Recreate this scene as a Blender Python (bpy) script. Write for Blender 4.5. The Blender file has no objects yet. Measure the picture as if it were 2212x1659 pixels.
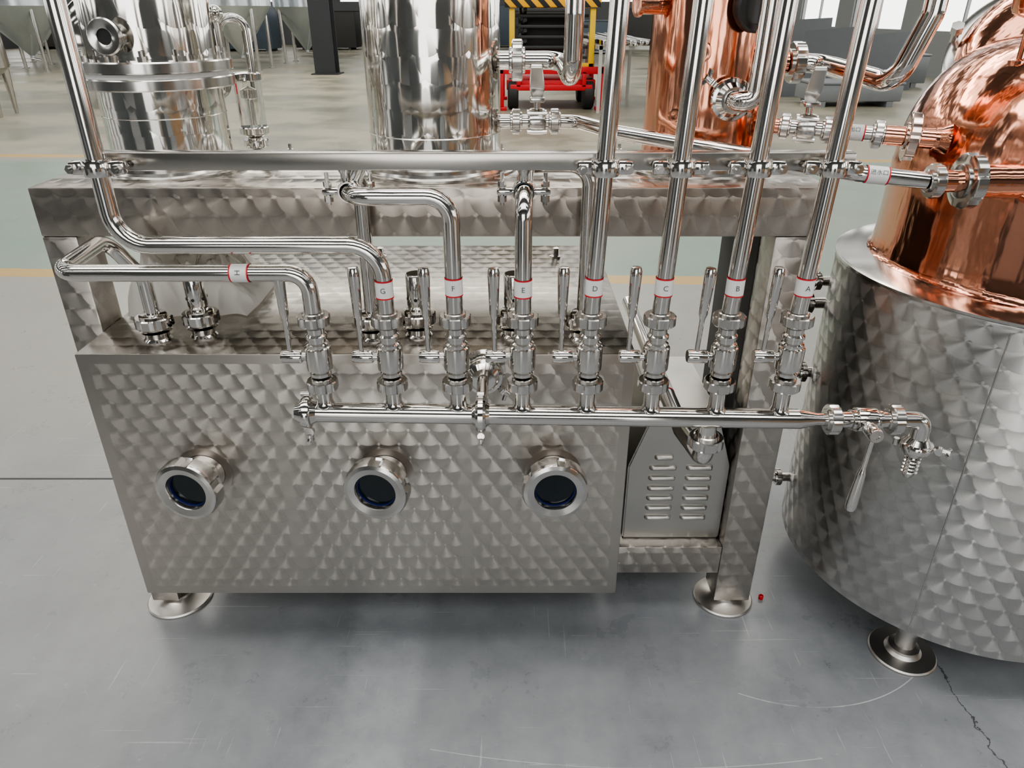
import bpy, bmesh, math, random
from mathutils import Vector, Matrix
from mathutils import noise as mn
random.seed(3)
S=bpy.context.scene; COL=S.collection
pi=math.pi
# ------------------------------------------------------------ node helpers
class G:
    def __init__(s,name):
        s.mat=bpy.data.materials.new(name); s.mat.use_nodes=True
        s.nt=s.mat.node_tree; s.b=s.nt.nodes['Principled BSDF']
    def n(s,t): return s.nt.nodes.new(t)
    def l(s,a,b): s.nt.links.new(a,b)
    def put(s,sock,v):
        if isinstance(v,bpy.types.NodeSocket): s.l(v,sock)
        else: sock.default_value=v
    def m(s,op,a,b=None,c=None):
        n=s.n('ShaderNodeMath'); n.operation=op
        s.put(n.inputs[0],a)
        if b is not None: s.put(n.inputs[1],b)
        if c is not None: s.put(n.inputs[2],c)
        return n.outputs[0]
    def vm(s,op,a,b=None,sc=None):
        n=s.n('ShaderNodeVectorMath'); n.operation=op
        s.put(n.inputs[0],a)
        if b is not None: s.put(n.inputs[1],b)
        if sc is not None: s.put(n.inputs[3],sc)
        return n.outputs[0]
    def mixc(s,f,a,b):
        n=s.n('ShaderNodeMix'); n.data_type='RGBA'
        s.put(n.inputs[0],f); s.put(n.inputs[6],a); s.put(n.inputs[7],b)
        return n.outputs[2]
    def mixf(s,f,a,b):
        n=s.n('ShaderNodeMix'); n.data_type='FLOAT'
        s.put(n.inputs[0],f); s.put(n.inputs[2],a); s.put(n.inputs[3],b)
        return n.outputs[0]
    def noise(s,scale,vec=None,detail=3,rough=.5):
        n=s.n('ShaderNodeTexNoise'); n.inputs['Scale'].default_value=scale
        n.inputs['Detail'].default_value=detail; n.inputs['Roughness'].default_value=rough
        if vec is not None: s.l(vec,n.inputs['Vector'])
        return n.outputs[0]
    def pos(s):
        return s.n('ShaderNodeNewGeometry').outputs['Position']
    def bump(s,h,strength=.1,dist=.01):
        n=s.n('ShaderNodeBump'); n.inputs['Strength'].default_value=strength
        n.inputs['Distance'].default_value=dist; s.l(h,n.inputs['Height'])
        s.l(n.outputs[0],s.b.inputs['Normal'])
def c4(c): return (c[0],c[1],c[2],1)
def plain(name,col,rough=.5,metal=0,noise=0,ns=8,bump=0,bs=40):
    g=G(name); g.b.inputs['Roughness'].default_value=rough; g.b.inputs['Metallic'].default_value=metal
    g.b.inputs['Base Color'].default_value=c4(col)
    if noise:
        f=g.noise(ns,g.pos(),4)
        g.l(g.mixc(f,c4([x*(1-noise) for x in col]),c4([min(1,x*(1+noise)) for x in col])),g.b.inputs['Base Color'])
        r=g.mixf(f,max(0.02,rough*.75),min(1,rough*1.3)); g.l(r,g.b.inputs['Roughness'])
    if bump:
        g.bump(g.noise(bs,g.pos(),3),bump,.005)
    return g.mat
def swirl(name,col,rough,mode='v',sx=.047,sy=.036,R=.0355,aniso=.9,var=.05,rect=None,bands=(),cone=0,ripple=0,rim_=.14,grain=.05):
    """engine-turned steel: overlapping discs of concentric brushing"""
    g=G(name); uv=g.n('ShaderNodeUVMap').outputs[0]
    sp=g.n('ShaderNodeSeparateXYZ'); g.l(uv,sp.inputs[0]); u,v=sp.outputs[0],sp.outputs[1]
    k0=g.m('FLOOR',g.m('DIVIDE',v,sy))
    def cand(k):
        off=g.m('MULTIPLY',g.m('FLOORED_MODULO',k,2.0),.5)
        dv=g.m('SUBTRACT',v,g.m('MULTIPLY',k,sy))
        h2=g.m('SUBTRACT',R*R,g.m('MULTIPLY',dv,dv))
        h=g.m('SQRT',g.m('MAXIMUM',h2,1e-9))
        idx=g.m('FLOOR',g.m('SUBTRACT',g.m('DIVIDE',g.m('ADD',u,h),sx),off))
        cu=g.m('MULTIPLY',g.m('ADD',idx,off),sx)
        du=g.m('SUBTRACT',u,cu)
        ok=g.m('MULTIPLY',g.m('LESS_THAN',g.m('ABSOLUTE',du),h),g.m('GREATER_THAN',h2,0.0))
        return du,dv,ok,idx,k
    cs=[cand(g.m('ADD',k0,1.0)),cand(k0)]
    sel=cs[1]; c=cs[0]
    du=g.mixf(c[2],sel[0],c[0]); dv=g.mixf(c[2],sel[1],c[1]); idx=g.mixf(c[2],sel[3],c[3]); kk=g.mixf(c[2],sel[4],c[4])
    N=g.n('ShaderNodeNewGeometry').outputs['Normal']
    if mode=='v':
        T=g.vm('NORMALIZE',g.vm('CROSS_PRODUCT',(0,0,1),N)); B=(0,0,1)
    else: T=(1,0,0); B=(0,1,0)
    # grooves run round each disc, so the highlight stretches along the radius
    tn=g.vm('ADD',g.vm('SCALE',T,sc=du),g.vm('SCALE',B,sc=dv))
    mask=None
    if rect:
        u0,u1,v0,v1=rect
        mask=g.m('MULTIPLY',g.m('MULTIPLY',g.m('GREATER_THAN',u,u0),g.m('LESS_THAN',u,u1)),
                 g.m('MULTIPLY',g.m('GREATER_THAN',v,v0),g.m('LESS_THAN',v,v1)))
        for (p,q) in bands:
            mask=g.m('MULTIPLY',mask,g.m('SUBTRACT',1.0,g.m('MULTIPLY',.55,g.m('MULTIPLY',g.m('GREATER_THAN',u,p),g.m('LESS_THAN',u,q)))))
    wn=g.n('ShaderNodeTexWhiteNoise'); wn.noise_dimensions='2D'
    cb=g.n('ShaderNodeCombineXYZ'); g.l(idx,cb.inputs[0]); g.l(kk,cb.inputs[1]); g.l(cb.outputs[0],wn.inputs['Vector'])
    rad=g.m('SQRT',g.m('ADD',g.m('MULTIPLY',du,du),g.m('MULTIPLY',dv,dv)))
    rn=g.n('ShaderNodeTexNoise'); rn.noise_dimensions='1D'; rn.inputs['Scale'].default_value=260; rn.inputs['Detail'].default_value=2; rn.inputs['Roughness'].default_value=.6
    g.l(g.m('ADD',rad,g.m('MULTIPLY',wn.outputs[0],3.0)),rn.inputs['W'])
    ring=g.m('SUBTRACT',rn.outputs[0],.5)
    pos=g.pos(); big=g.noise(3,pos,4)
    val=g.m('ADD',g.m('MULTIPLY',g.m('SUBTRACT',wn.outputs[0],.5),var),g.m('ADD',1.0,g.m('MULTIPLY',g.m('SUBTRACT',big,.5),.25)))
    val=g.m('MULTIPLY',val,g.m('ADD',1.0,g.m('MULTIPLY',ring,grain*2)))
    rim=g.m('MULTIPLY',g.m('POWER',g.m('DIVIDE',rad,R),24.0),rim_)
    val=g.m('SUBTRACT',val,rim)
    if mask is not None: val=g.mixf(mask,.94,val)
    g.l(g.vm('SCALE',col,sc=val),g.b.inputs['Base Color'])
    g.b.inputs['Metallic'].default_value=1
    g.b.inputs['Roughness'].default_value=rough
    # pad pressure differs from disc to disc
    an=g.m('MULTIPLY',aniso,g.m('ADD',.86,g.m('MULTIPLY',wn.outputs[0],.14)))
    if mask is not None: an=g.m('MULTIPLY',mask,an)
    g.put(g.b.inputs['Anisotropic'],an)
    g.l(tn,g.b.inputs['Tangent'])
    if cone or ripple:
        # the pad bites a very shallow cone: shading normal leans a touch along the radius
        rn_=g.vm('NORMALIZE',tn); amt=cone if mask is None else g.m('MULTIPLY',mask,cone)
        nn=g.vm('ADD',N,g.vm('SCALE',rn_,sc=amt))
        if ripple:
            n3=g.n('ShaderNodeTexNoise'); n3.inputs['Scale'].default_value=ripple; n3.inputs['Detail'].default_value=1; g.l(pos,n3.inputs['Vector'])
            nn=g.vm('ADD',nn,g.vm('SCALE',g.vm('SUBTRACT',n3.outputs[1],(.5,.5,.5)),sc=.05))
        g.l(g.vm('NORMALIZE',nn),g.b.inputs['Normal'])
    return g.mat
# ------------------------------------------------------------ materials
M={}
M['pol']=plain('polished_stainless',(.65,.63,.60),.09,1,.05,6)
M['pol2']=plain('satin_stainless',(.58,.565,.54),.17,1,.08,5)
M['tint']=plain('copper_reflection_tinted_steel',(.69,.55,.48),.14,1,.08,5)  # steel with the copper's reflection put into its base colour
M['footm']=plain('brushed_foot_steel',(.56,.54,.51),.34,1,.08,5)
M['heat']=plain('heat_tinted_steel',(.55,.50,.46),.30,1,.12,20)
M['rail']=plain('brushed_rail_steel',(.48,.46,.43),.24,1,.08,5)
M['dark']=plain('dark_steel',(.10,.10,.10),.4,1,.1,4)
M['front']=swirl('engine_turned_front',(.55,.52,.48),.37,'v',.050,.039,.038,rect=(-.972,.258,.215,.885),bands=((-.58,-.55),(-.13,-.10)),aniso=.90,cone=.008)
M['beam']=swirl('engine_turned_beam',(.47,.43,.385),.28,'v',.054,.044,.042,aniso=.93,cone=.02)
M['top']=swirl('engine_turned_top',(.54,.51,.47),.19,'h',.06,.05,.045,aniso=.85,cone=.005)
M['lid']=swirl('engine_turned_lid',(.46,.435,.40),.26,'h',.055,.045,.042,aniso=.85,rim_=.15)
M['col']=swirl('engine_turned_column',(.74,.72,.68),.09,'v',.07,.056,.053,aniso=.75,cone=.02,ripple=4,rim_=.10,grain=.03)
M['ket']=swirl('engine_turned_jacket',(.51,.505,.49),.33,'v',.056,.044,.043,aniso=.88,cone=.008)
M['leg']=swirl('engine_turned_leg',(.47,.44,.405),.34,'v',.052,.042,.040,aniso=.90,cone=.01)
g=G('polished_copper'); p=g.pos(); f=g.noise(5,p,4)
g.l(g.mixc(f,(.67,.285,.175,1),(.85,.43,.30,1)),g.b.inputs['Base Color']); g.b.inputs['Metallic'].default_value=1
g.b.inputs['Roughness'].default_value=.11
mp=g.n('ShaderNodeMapping'); mp.inputs['Scale'].default_value=(1,1,.3); g.l(p,mp.inputs[0])
g.bump(g.noise(14,mp.outputs[0],3),.32,.012); M['cop']=g.mat
M['glass']=plain('dark_sight_glass',(.004,.010,.013),.04)
g=G('clear_glass'); g.b.inputs['Transmission Weight'].default_value=.96; g.b.inputs['Roughness'].default_value=.01
g.b.inputs['Base Color'].default_value=(.93,.95,.94,1); g.b.inputs['IOR'].default_value=1.2; M['clear']=g.mat
M['blue']=plain('blue_gasket',(.012,.02,.13),.4)
M['white']=plain('white_paper_tape',(.74,.74,.72),.6,0,.05,60)
M['red']=plain('red_tape_edge',(.55,.02,.03),.5)
M['ink']=plain('pen_ink',(.08,.11,.10),.6)
M['black']=plain('black_rubber',(.02,.02,.02),.6,0,.2,20)
M['redp']=plain('red_machine_paint',(.55,.012,.02),.4,0,.1,6)
M['yel']=plain('yellow_paint',(.75,.48,.02),.45,0,.1,6)
g=G('offwhite_plastic_cloth'); nt=g.nt; g.b.inputs['Base Color'].default_value=(.95,.93,.88,1); g.b.inputs['Roughness'].default_value=.5
tr=g.n('ShaderNodeBsdfTranslucent'); tr.inputs[0].default_value=(.95,.93,.88,1); mx=g.n('ShaderNodeMixShader'); mx.inputs[0].default_value=.35
g.l(g.b.outputs[0],mx.inputs[1]); g.l(tr.outputs[0],mx.inputs[2]); g.l(mx.outputs[0],nt.nodes['Material Output'].inputs[0]); M['cloth']=g.mat
M['tank']=plain('film_covered_steel',(.60,.65,.68),.22,.75,.12,2)
M['grey']=plain('grey_sheet_metal',(.22,.235,.245),.45,.2,.1,3)
M['dgrey']=plain('charcoal_painted_steel',(.03,.034,.038),.5,0,.15,3)
M['mach']=plain('machine_grey_paint',(.08,.09,.095),.5,0,.15,3)
M['clut']=plain('workshop_dark_paint',(.055,.055,.052),.6,0,.3,2)
M['blueg']=plain('faded_blue_paint',(.09,.12,.15),.5,0,.2,3)
M['wall']=plain('grey_wall_cladding',(.12,.125,.125),.7,0,.08,1)
M['wallw']=plain('pale_wall_cladding',(.24,.25,.25),.7,0,.05,1)
M['frame']=plain('rack_paint',(.45,.45,.43),.5,0,.05,1)
M['roof']=plain('roof_sheet',(.12,.125,.13),.7,0,.1,1)
M['cab']=plain('satin_cabinet_steel',(.50,.49,.465),.33,1,.1,10)
M['wood']=plain('plywood',(.34,.22,.13),.7,0,.15,4)
g=G('hazard_stripes'); sp=g.n('ShaderNodeSeparateXYZ'); g.l(g.pos(),sp.inputs[0])
f=g.m('GREATER_THAN',g.m('FRACT',g.m('MULTIPLY',g.m('ADD',sp.outputs[0],sp.outputs[2]),4.2)),.5)
g.l(g.mixc(f,(.85,.42,.02,1),(.02,.02,.02,1)),g.b.inputs['Base Color']); M['haz']=g.mat
# floor
g=G('painted_concrete_floor'); p=g.pos(); sp=g.n('ShaderNodeSeparateXYZ'); g.l(p,sp.inputs[0]); X,Y=sp.outputs[0],sp.outputs[1]
n1=g.noise(1.3,p,6,.6); n2=g.noise(14,p,5,.65); n3=g.noise(120,p,2); n4=g.noise(4.2,p,7,.7); n5=g.noise(.5,p,6,.65); n6=g.noise(34,p,4,.7)
mps=g.n('ShaderNodeMapping'); mps.inputs['Scale'].default_value=(5,.7,1); g.l(p,mps.inputs[0]); n7=g.noise(1.0,mps.outputs[0],4,.6)  # long streaks: pale floor reflections put into the colour
fac=g.m('ADD',g.m('MULTIPLY',n1,.38),g.m('ADD',g.m('MULTIPLY',n2,.17),g.m('ADD',g.m('MULTIPLY',n4,.27),g.m('MULTIPLY',n7,.18))))
rmp=g.n('ShaderNodeValToRGB'); g.l(fac,rmp.inputs[0]); rmp.color_ramp.elements[0].position=.40; rmp.color_ramp.elements[1].position=.60
rmp.color_ramp.elements[0].color=(.168,.179,.193,1); rmp.color_ramp.elements[1].color=(.282,.296,.308,1)
col=rmp.outputs[0]
def ss(a,b,x):
    n=g.n('ShaderNodeMapRange'); n.interpolation_type='SMOOTHSTEP'; g.put(n.inputs[0],x); n.inputs[1].default_value=a; n.inputs[2].default_value=b
    return n.outputs[0]
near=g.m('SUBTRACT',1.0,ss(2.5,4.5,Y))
col=g.mixc(g.m('MULTIPLY',g.m('SUBTRACT',1.0,ss(-1.3,-.5,X)),.45),col,(.235,.23,.215,1))
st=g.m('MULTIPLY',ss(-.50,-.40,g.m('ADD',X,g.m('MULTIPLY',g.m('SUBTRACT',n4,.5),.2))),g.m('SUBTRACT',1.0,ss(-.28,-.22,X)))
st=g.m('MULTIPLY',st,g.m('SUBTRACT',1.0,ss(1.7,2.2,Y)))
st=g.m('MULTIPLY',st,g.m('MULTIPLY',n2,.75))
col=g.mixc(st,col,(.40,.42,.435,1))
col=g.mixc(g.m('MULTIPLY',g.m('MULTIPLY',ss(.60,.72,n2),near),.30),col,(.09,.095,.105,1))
col=g.mixc(g.m('MULTIPLY',g.m('MULTIPLY',ss(.64,.74,n6),near),.25),col,(.46,.46,.46,1))
col=g.mixc(g.m('MULTIPLY',n3,.08),col,(.4,.4,.4,1))
warm=ss(1.9,3.2,Y); col=g.mixc(g.m('MULTIPLY',warm,.7),col,(.27,.26,.225,1))
gr=g.m('MULTIPLY',ss(4.68,4.74,Y),g.m('SUBTRACT',1.0,ss(8.9,9.3,Y)))
wear=g.m('MULTIPLY',gr,g.mixf(ss(.40,.62,n5),.92,.5))
col=g.mixc(wear,col,g.mixc(n1,(.14,.22,.175,1),(.20,.275,.225,1)))
far=ss(9.0,9.6,Y); col=g.mixc(g.m('MULTIPLY',far,.95),col,g.mixc(ss(.40,.60,n5),(.19,.19,.145,1),(.30,.275,.21,1)))
wob=g.m('MULTIPLY',g.m('SUBTRACT',n2,.5),.03)
def line(coord,c,w):
    return g.m('LESS_THAN',g.m('ABSOLUTE',g.m('ADD',g.m('SUBTRACT',coord,c),wob)),w)
Yt=g.m('ADD',Y,g.m('MULTIPLY',X,.035))
ym=g.m('ADD',line(Yt,4.67,.085),line(Yt,9.2,.10)); ym=g.m('MINIMUM',ym,1.0)
col=g.mixc(g.m('MULTIPLY',ym,g.mixf(n4,.6,1.0)),col,(.46,.28,.07,1))
joint=g.m('LESS_THAN',g.m('ABSOLUTE',g.m('SUBTRACT',Y,2.30)),.006)
col=g.mixc(joint,col,(.02,.02,.02,1))
cw=g.m('MULTIPLY',g.m('SUBTRACT',g.noise(9,p,5,.7),.5),.09)
ck=g.m('LESS_THAN',g.m('ABSOLUTE',g.m('ADD',g.m('SUBTRACT',X,1.175),cw)),.0022)
ck=g.m('MULTIPLY',ck,g.m('LESS_THAN',Y,1.43)); col=g.mixc(g.m('MULTIPLY',ck,.8),col,(.03,.03,.03,1))
def arc(cx,cy,r,x0,x1,w):
    dx=g.m('SUBTRACT',X,cx); dy=g.m('SUBTRACT',Y,cy)
    d=g.m('SQRT',g.m('ADD',g.m('MULTIPLY',dx,dx),g.m('MULTIPLY',dy,dy)))
    k=g.m('LESS_THAN',g.m('ABSOLUTE',g.m('SUBTRACT',d,r)),w)
    k=g.m('MULTIPLY',k,g.m('MULTIPLY',g.m('GREATER_THAN',X,x0),g.m('LESS_THAN',X,x1)))
    return g.m('MULTIPLY',k,g.m('LESS_THAN',Y,cy))
sc=g.m('ADD',arc(.80,1.75,.48,.6,1.12,.0014),g.m('MULTIPLY',arc(.35,4.1,3.0,-.2,.75,.0011),.7))
sc=g.m('ADD',sc,g.m('MULTIPLY',arc(1.4,3.4,2.5,.5,1.3,.0011),.7))
def scratch(vec_scale,thr):
    mp=g.n('ShaderNodeMapping'); mp.inputs['Scale'].default_value=vec_scale; mp.inputs['Rotation'].default_value=(0,0,random.uniform(-.2,.2)); g.l(p,mp.inputs[0])
    return ss(thr,thr+.02,g.noise(1,mp.outputs[0],2))
sc=g.m('ADD',sc,g.m('MULTIPLY',scratch((3.0,130,1),.70),.4))
sc=g.m('ADD',sc,g.m('MULTIPLY',scratch((110,4.0,1),.70),.4))
sc=g.m('MULTIPLY',g.m('MINIMUM',sc,1.0),near)
sc=g.m('MULTIPLY',sc,ss(.35,.55,n4))
col=g.mixc(g.m('MULTIPLY',sc,.65),col,(.6,.6,.58,1))
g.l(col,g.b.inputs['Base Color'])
rg=g.mixf(n4,.18,.42); rg=g.mixf(ss(3.0,9.0,Y),rg,g.mixf(ss(.35,.65,n5),.30,.5)); g.l(rg,g.b.inputs['Roughness'])
g.bump(g.m('MULTIPLY',n2,near),.05,.004); M['floor']=g.mat
# ------------------------------------------------------------ geometry helpers
def newbm():
    bm=bmesh.new(); bm.loops.layers.uv.new('UVMap'); bm.faces.layers.int.new('done'); return bm
def box(bm,x0,x1,y0,y1,z0,z1,bev=.0,mi=0,seg=2):
    r=bmesh.ops.create_cube(bm,size=1); vs=r['verts']
    for v in vs:
        v.co=Vector(((x0+x1)/2+v.co.x*(x1-x0),(y0+y1)/2+v.co.y*(y1-y0),(z0+z1)/2+v.co.z*(z1-z0)))
    fs={f for v in vs for f in v.link_faces}
    for f in fs: f.material_index=mi
    if bev>0:
        es=list({e for v in vs for e in v.link_edges})
        r=bmesh.ops.bevel(bm,geom=es,offset=bev,segments=seg,affect='EDGES',profile=.5)
        for f in r['faces']: f.material_index=mi
def frame_of(d):
    d=Vector(d).normalized(); return Vector((0,0,1)).rotation_difference(d).to_matrix()
def lathe(bm,prof,org=(0,0,0),axis=(0,0,1),seg=40,mi=0,slots=0,closed=True):
    Q=frame_of(axis); org=Vector(org); uvl=bm.loops.layers.uv.active; dn=bm.faces.layers.int['done']
    rm=max(p[0] for p in prof); rows=[]
    for p in prof:
        r,h=p[0],p[1]
        if r<1e-6: rows.append([bm.verts.new(org+Q@Vector((0,0,h)))]); continue
        row=[]
        for i in range(seg):
            a=2*pi*i/seg; rr=r
            if slots and len(p)>2 and (i%(seg//slots))<max(1,seg//slots//4): rr=r*.88
            row.append(bm.verts.new(org+Q@Vector((rr*math.cos(a),rr*math.sin(a),h))))
        rows.append(row)
    def mk(vs,uvs):
        try: f=bm.faces.new(vs)
        except ValueError: return
        f.material_index=mi; f[dn]=1
        for lp,q in zip(f.loops,uvs): lp[uvl].uv=q
    for j in range(len(rows)-1):
        A,B=rows[j],rows[j+1]; ha,hb=prof[j][1],prof[j+1][1]
        for i in range(seg):
            k=(i+1)%seg; u0=2*pi*i/seg*rm; u1=2*pi*(i+1)/seg*rm
            if len(A)==1 and len(B)==1: continue
            if len(A)==1: mk([A[0],B[k],B[i]],[(u0,ha),(u1,hb),(u0,hb)])
            elif len(B)==1: mk([A[i],A[k],B[0]],[(u0,ha),(u1,ha),(u0,hb)])
            else: mk([A[i],A[k],B[k],B[i]],[(u0,ha),(u1,ha),(u1,hb),(u0,hb)])
    if closed:
        for row,fl in ((rows[0],True),(rows[-1],False)):
            if len(row)>1:
                try:
                    f=bm.faces.new(list(reversed(row)) if fl else row); f.material_index=mi
                except ValueError: pass
def cyl(bm,a,b,r,r2=None,seg=24,mi=0):
    a=Vector(a); b=Vector(b); L=(b-a).length
    lathe(bm,[(r,0),(r if r2 is None else r2,L)],a,b-a,seg,mi)
def fillet(pts,R,n=8):
    P=[Vector(p) for p in pts]; out=[P[0]]
    for i in range(1,len(P)-1):
        a,b,c=P[i-1],P[i],P[i+1]; d1=(a-b).normalized(); d2=(c-b).normalized()
        ang=d1.angle(d2)
        if ang>pi-.02: out.append(b); continue
        t=min(R/math.tan(ang/2),(a-b).length*.49,(c-b).length*.49); r=t*math.tan(ang/2)
        cen=b+(d1+d2).normalized()*(r/math.sin(ang/2)); s=b+d1*t-cen; e=b+d2*t-cen
        for k in range(n+1):
            out.append(cen+s.normalized().slerp(e.normalized(),k/n)*r)
    out.append(P[-1]); return out
def tube(bm,pts,r,R=.05,seg=20,mi=0,n=8):
    P=fillet(pts,R,n); rows=[]; prev=None; uvl=bm.loops.layers.uv.active; dn=bm.faces.layers.int['done']
    for i,p in enumerate(P):
        t=(P[min(i+1,len(P)-1)]-P[max(i-1,0)]).normalized()
        nrm=t.orthogonal().normalized() if prev is None else (prev-t*prev.dot(t)).normalized()
        prev=nrm; bn=t.cross(nrm)
        rows.append([bm.verts.new(p+(nrm*math.cos(2*pi*k/seg)+bn*math.sin(2*pi*k/seg))*r) for k in range(seg)])
    L=0
    for j in range(len(rows)-1):
        dl=(P[j+1]-P[j]).length
        for k in range(seg):
            q=(k+1)%seg
            f=bm.faces.new([rows[j][k],rows[j][q],rows[j+1][q],rows[j+1][k]]); f.material_index=mi; f[dn]=1
            for lp,uvv in zip(f.loops,[(k*.01,L),(q*.01,L),(q*.01,L+dl),(k*.01,L+dl)]): lp[uvl].uv=uvv
        L+=dl
    for row in (rows[0][::-1],rows[-1]):
        bm.faces.new(row).material_index=mi
def weld_bead(bm,c,axis,r,t=.0025):
    lathe(bm,[(r,-t),(r+t,0),(r,t)],c,axis,48,closed=False)
def wloc(o):
    v=Vector(o.location)
    while o.parent: o=o.parent; v=v+Vector(o.location)
    return v
def finish(bm,name,mats,parent=None,smooth=True,ang=32,label=None,origin=None):
    bm.normal_update(); uvl=bm.loops.layers.uv.active; dn=bm.faces.layers.int['done']
    for f in bm.faces:
        if f[dn]: continue
        n=f.normal
        for lp in f.loops:
            c=lp.vert.co
            if abs(n.z)>.7: lp[uvl].uv=(c.x,c.y)
            elif abs(n.y)>abs(n.x): lp[uvl].uv=(c.x,c.z)
            else: lp[uvl].uv=(c.y,c.z)
    lo=Vector((1e9,)*3); hi=-lo
    for v in bm.verts:
        for i in range(3):
            lo[i]=min(lo[i],v.co[i]); hi[i]=max(hi[i],v.co[i])
    o=Vector(origin) if origin else Vector(((lo.x+hi.x)/2,(lo.y+hi.y)/2,lo.z))
    bmesh.ops.translate(bm,verts=bm.verts,vec=-o)
    me=bpy.data.meshes.new(name); bm.to_mesh(me); bm.free()
    if smooth:
        me.polygons.foreach_set('use_smooth',[True]*len(me.polygons))
        me.set_sharp_from_angle(angle=math.radians(ang))
    for m in (mats if isinstance(mats,(list,tuple)) else [mats]): me.materials.append(M[m] if isinstance(m,str) else m)
    ob=bpy.data.objects.new(name,me); COL.objects.link(ob)
    if parent is not None:
        ob.parent=parent; ob.location=o-wloc(parent)
    else: ob.location=o
    if label: ob['label']=label
    return ob
def tagit(e,label,cat,group=None):
    e['label']=label; e['category']=cat
    if group: e['group']=group
def thing(name,loc,label,cat,group=None):
    e=bpy.data.objects.new(name,None); e.empty_display_size=.05; e.location=loc; COL.objects.link(e)
    tagit(e,label,cat,group); return e
def clone(root,off,label=None):
    def rec(o,par):
        c=o.copy(); COL.objects.link(c)
        if par: c.parent=par
        for ch in list(o.children): rec(ch,c)
        return c
    kids=rec(root,None); kids.location=Vector(root.location)+Vector(off)
    if label: kids['label']=label
    return kids
def struct(ob): ob['kind']='structure'; return ob
def text_mesh(txt,size):
    cu=bpy.data.curves.new('t','FONT'); cu.body=txt; cu.size=size; cu.align_x='CENTER'; cu.align_y='CENTER'; cu.resolution_u=3
    o=bpy.data.objects.new('t',cu); COL.objects.link(o)
    dg=bpy.context.evaluated_depsgraph_get(); dg.update(); me=bpy.data.meshes.new_from_object(o.evaluated_get(dg))
    bpy.data.objects.remove(o); return me
def put_text(txt,size,fn,parent,name='handwriting'):
    me=text_mesh(txt,size); bm=newbm(); idx=[bm.verts.new(fn(v.co.x,v.co.y)) for v in me.vertices]
    for p in me.polygons:
        try: bm.faces.new([idx[i] for i in p.vertices])
        except ValueError: pass
    if not bm.verts: bm.free(); return
    return finish(bm,name,'ink',parent,smooth=False)
# ------------------------------------------------------------ fittings
def nut(bm,c,axis,R,h,rin=None,seg=48,mi=0):
    rin=rin or R*.62
    lathe(bm,[(rin,-h*1.5),(rin*1.12,-h*1.35),(rin*1.12,-h),(R*.93,-h),(R,-h*.8,1),(R,h*.8,1),(R*.93,h),(rin*1.12,h),(rin*1.12,h*1.35),(rin,h*1.5)],c,axis,seg,mi,slots=6)
def nutobj(par,c,axis,R,h,rin=None,mat='pol2'):
    bm=newbm(); nut(bm,c,axis,R,h,rin); return finish(bm,'union_nut',mat,par)
def cylobj(par,name,a,b,r,mat):
    bm=newbm(); cyl(bm,a,b,r); return finish(bm,name,mat,par)
def triclamp(bm,c,axis,R,h=.009,mi=0,side=(0,0,-1)):
    c=Vector(c); ax=Vector(axis).normalized(); s=Vector(side).normalized()
    lathe(bm,[(R*.6,-h*2.6),(R*.8,-h*1.2),(R*.95,-h),(R,-h*.5),(R,h*.5),(R*.95,h),(R*.8,h*1.2),(R*.6,h*2.6)],c,axis,40,mi)
    b=c+s*(R+.010); t=ax.cross(s).normalized()
    cyl(bm,b-t*.006,b+t*.006,h*1.1,seg=16,mi=mi)
    cyl(bm,c+s*R*.9,c+s*(R+.028),.004,seg=10,mi=mi)
    w=c+s*(R+.022)
    cyl(bm,w-s*.007,w+s*.008,.0085,.006,seg=12,mi=mi)
    cyl(bm,w,w+t*.018+s*.008,.004,.005,seg=10,mi=mi); cyl(bm,w,w-t*.018+s*.008,.004,.005,seg=10,mi=mi)
    o=c-s*(R+.006); cyl(bm,o-ax*h,o+ax*h,.006,seg=12,mi=mi)
def foot(parent,x,y,r,h,poler,top,name='foot'):
    bm=newbm(); lathe(bm,[(r,0),(r,.006),(r*.96,.010),(r*.55,.014),(poler*1.25,.022),(poler*1.25,.03),(poler*.8,.034),(poler*.8,h),(poler,h),(poler,top)],(x,y,0),seg=48)
    return finish(bm,name,'footm',parent)
# ------------------------------------------------------------ SETTING
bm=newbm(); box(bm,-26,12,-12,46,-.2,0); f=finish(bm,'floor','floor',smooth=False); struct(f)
def wall(name,boxes,mat):
    bm=newbm()
    for b in boxes: box(bm,*b)
    return struct(finish(bm,name,mat,smooth=False))
rb=[(11.8,12,-12,46,0,1.1),(11.8,12,-12,46,4.2,8)]
y=-12
while y<46: rb.append((11.8,12,y,y+1.3,1.1,4.2)); y+=5
wall('wall_right',rb,'wallw')
lb=[(-26,-25.8,-12,46,0,1.25),(-26,-25.8,-12,46,3.8,8)]
y=-12
while y<46: lb.append((-26,-25.8,y,y+2.2,1.25,3.8)); y+=5
wall('wall_left',lb,'wall')
bb=[(-25.8,11.8,45.8,46,0,2.2),(-25.8,11.8,45.8,46,3.6,8)]
x=-25.8
while x<11: bb.append((x,x+2.0,45.8,46,2.2,3.6)); x+=4.7
wall('wall_back',bb,'wall')
wall('wall_front',[(-25.8,-6,-12,-11.8,0,8),(3,11.8,-12,-11.8,0,8),(-6,3,-12,-11.8,4.6,8)],'wall')
cb=[]; y=-12
while y<46: cb.append((-26,12,y,y+2.9,8,8.1)); y+=4.2
x=-26
while x<12: cb.append((x,x+.35,-12,46,7.6,8)); x+=6
wall('ceiling',cb,'roof')
k=1
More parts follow.
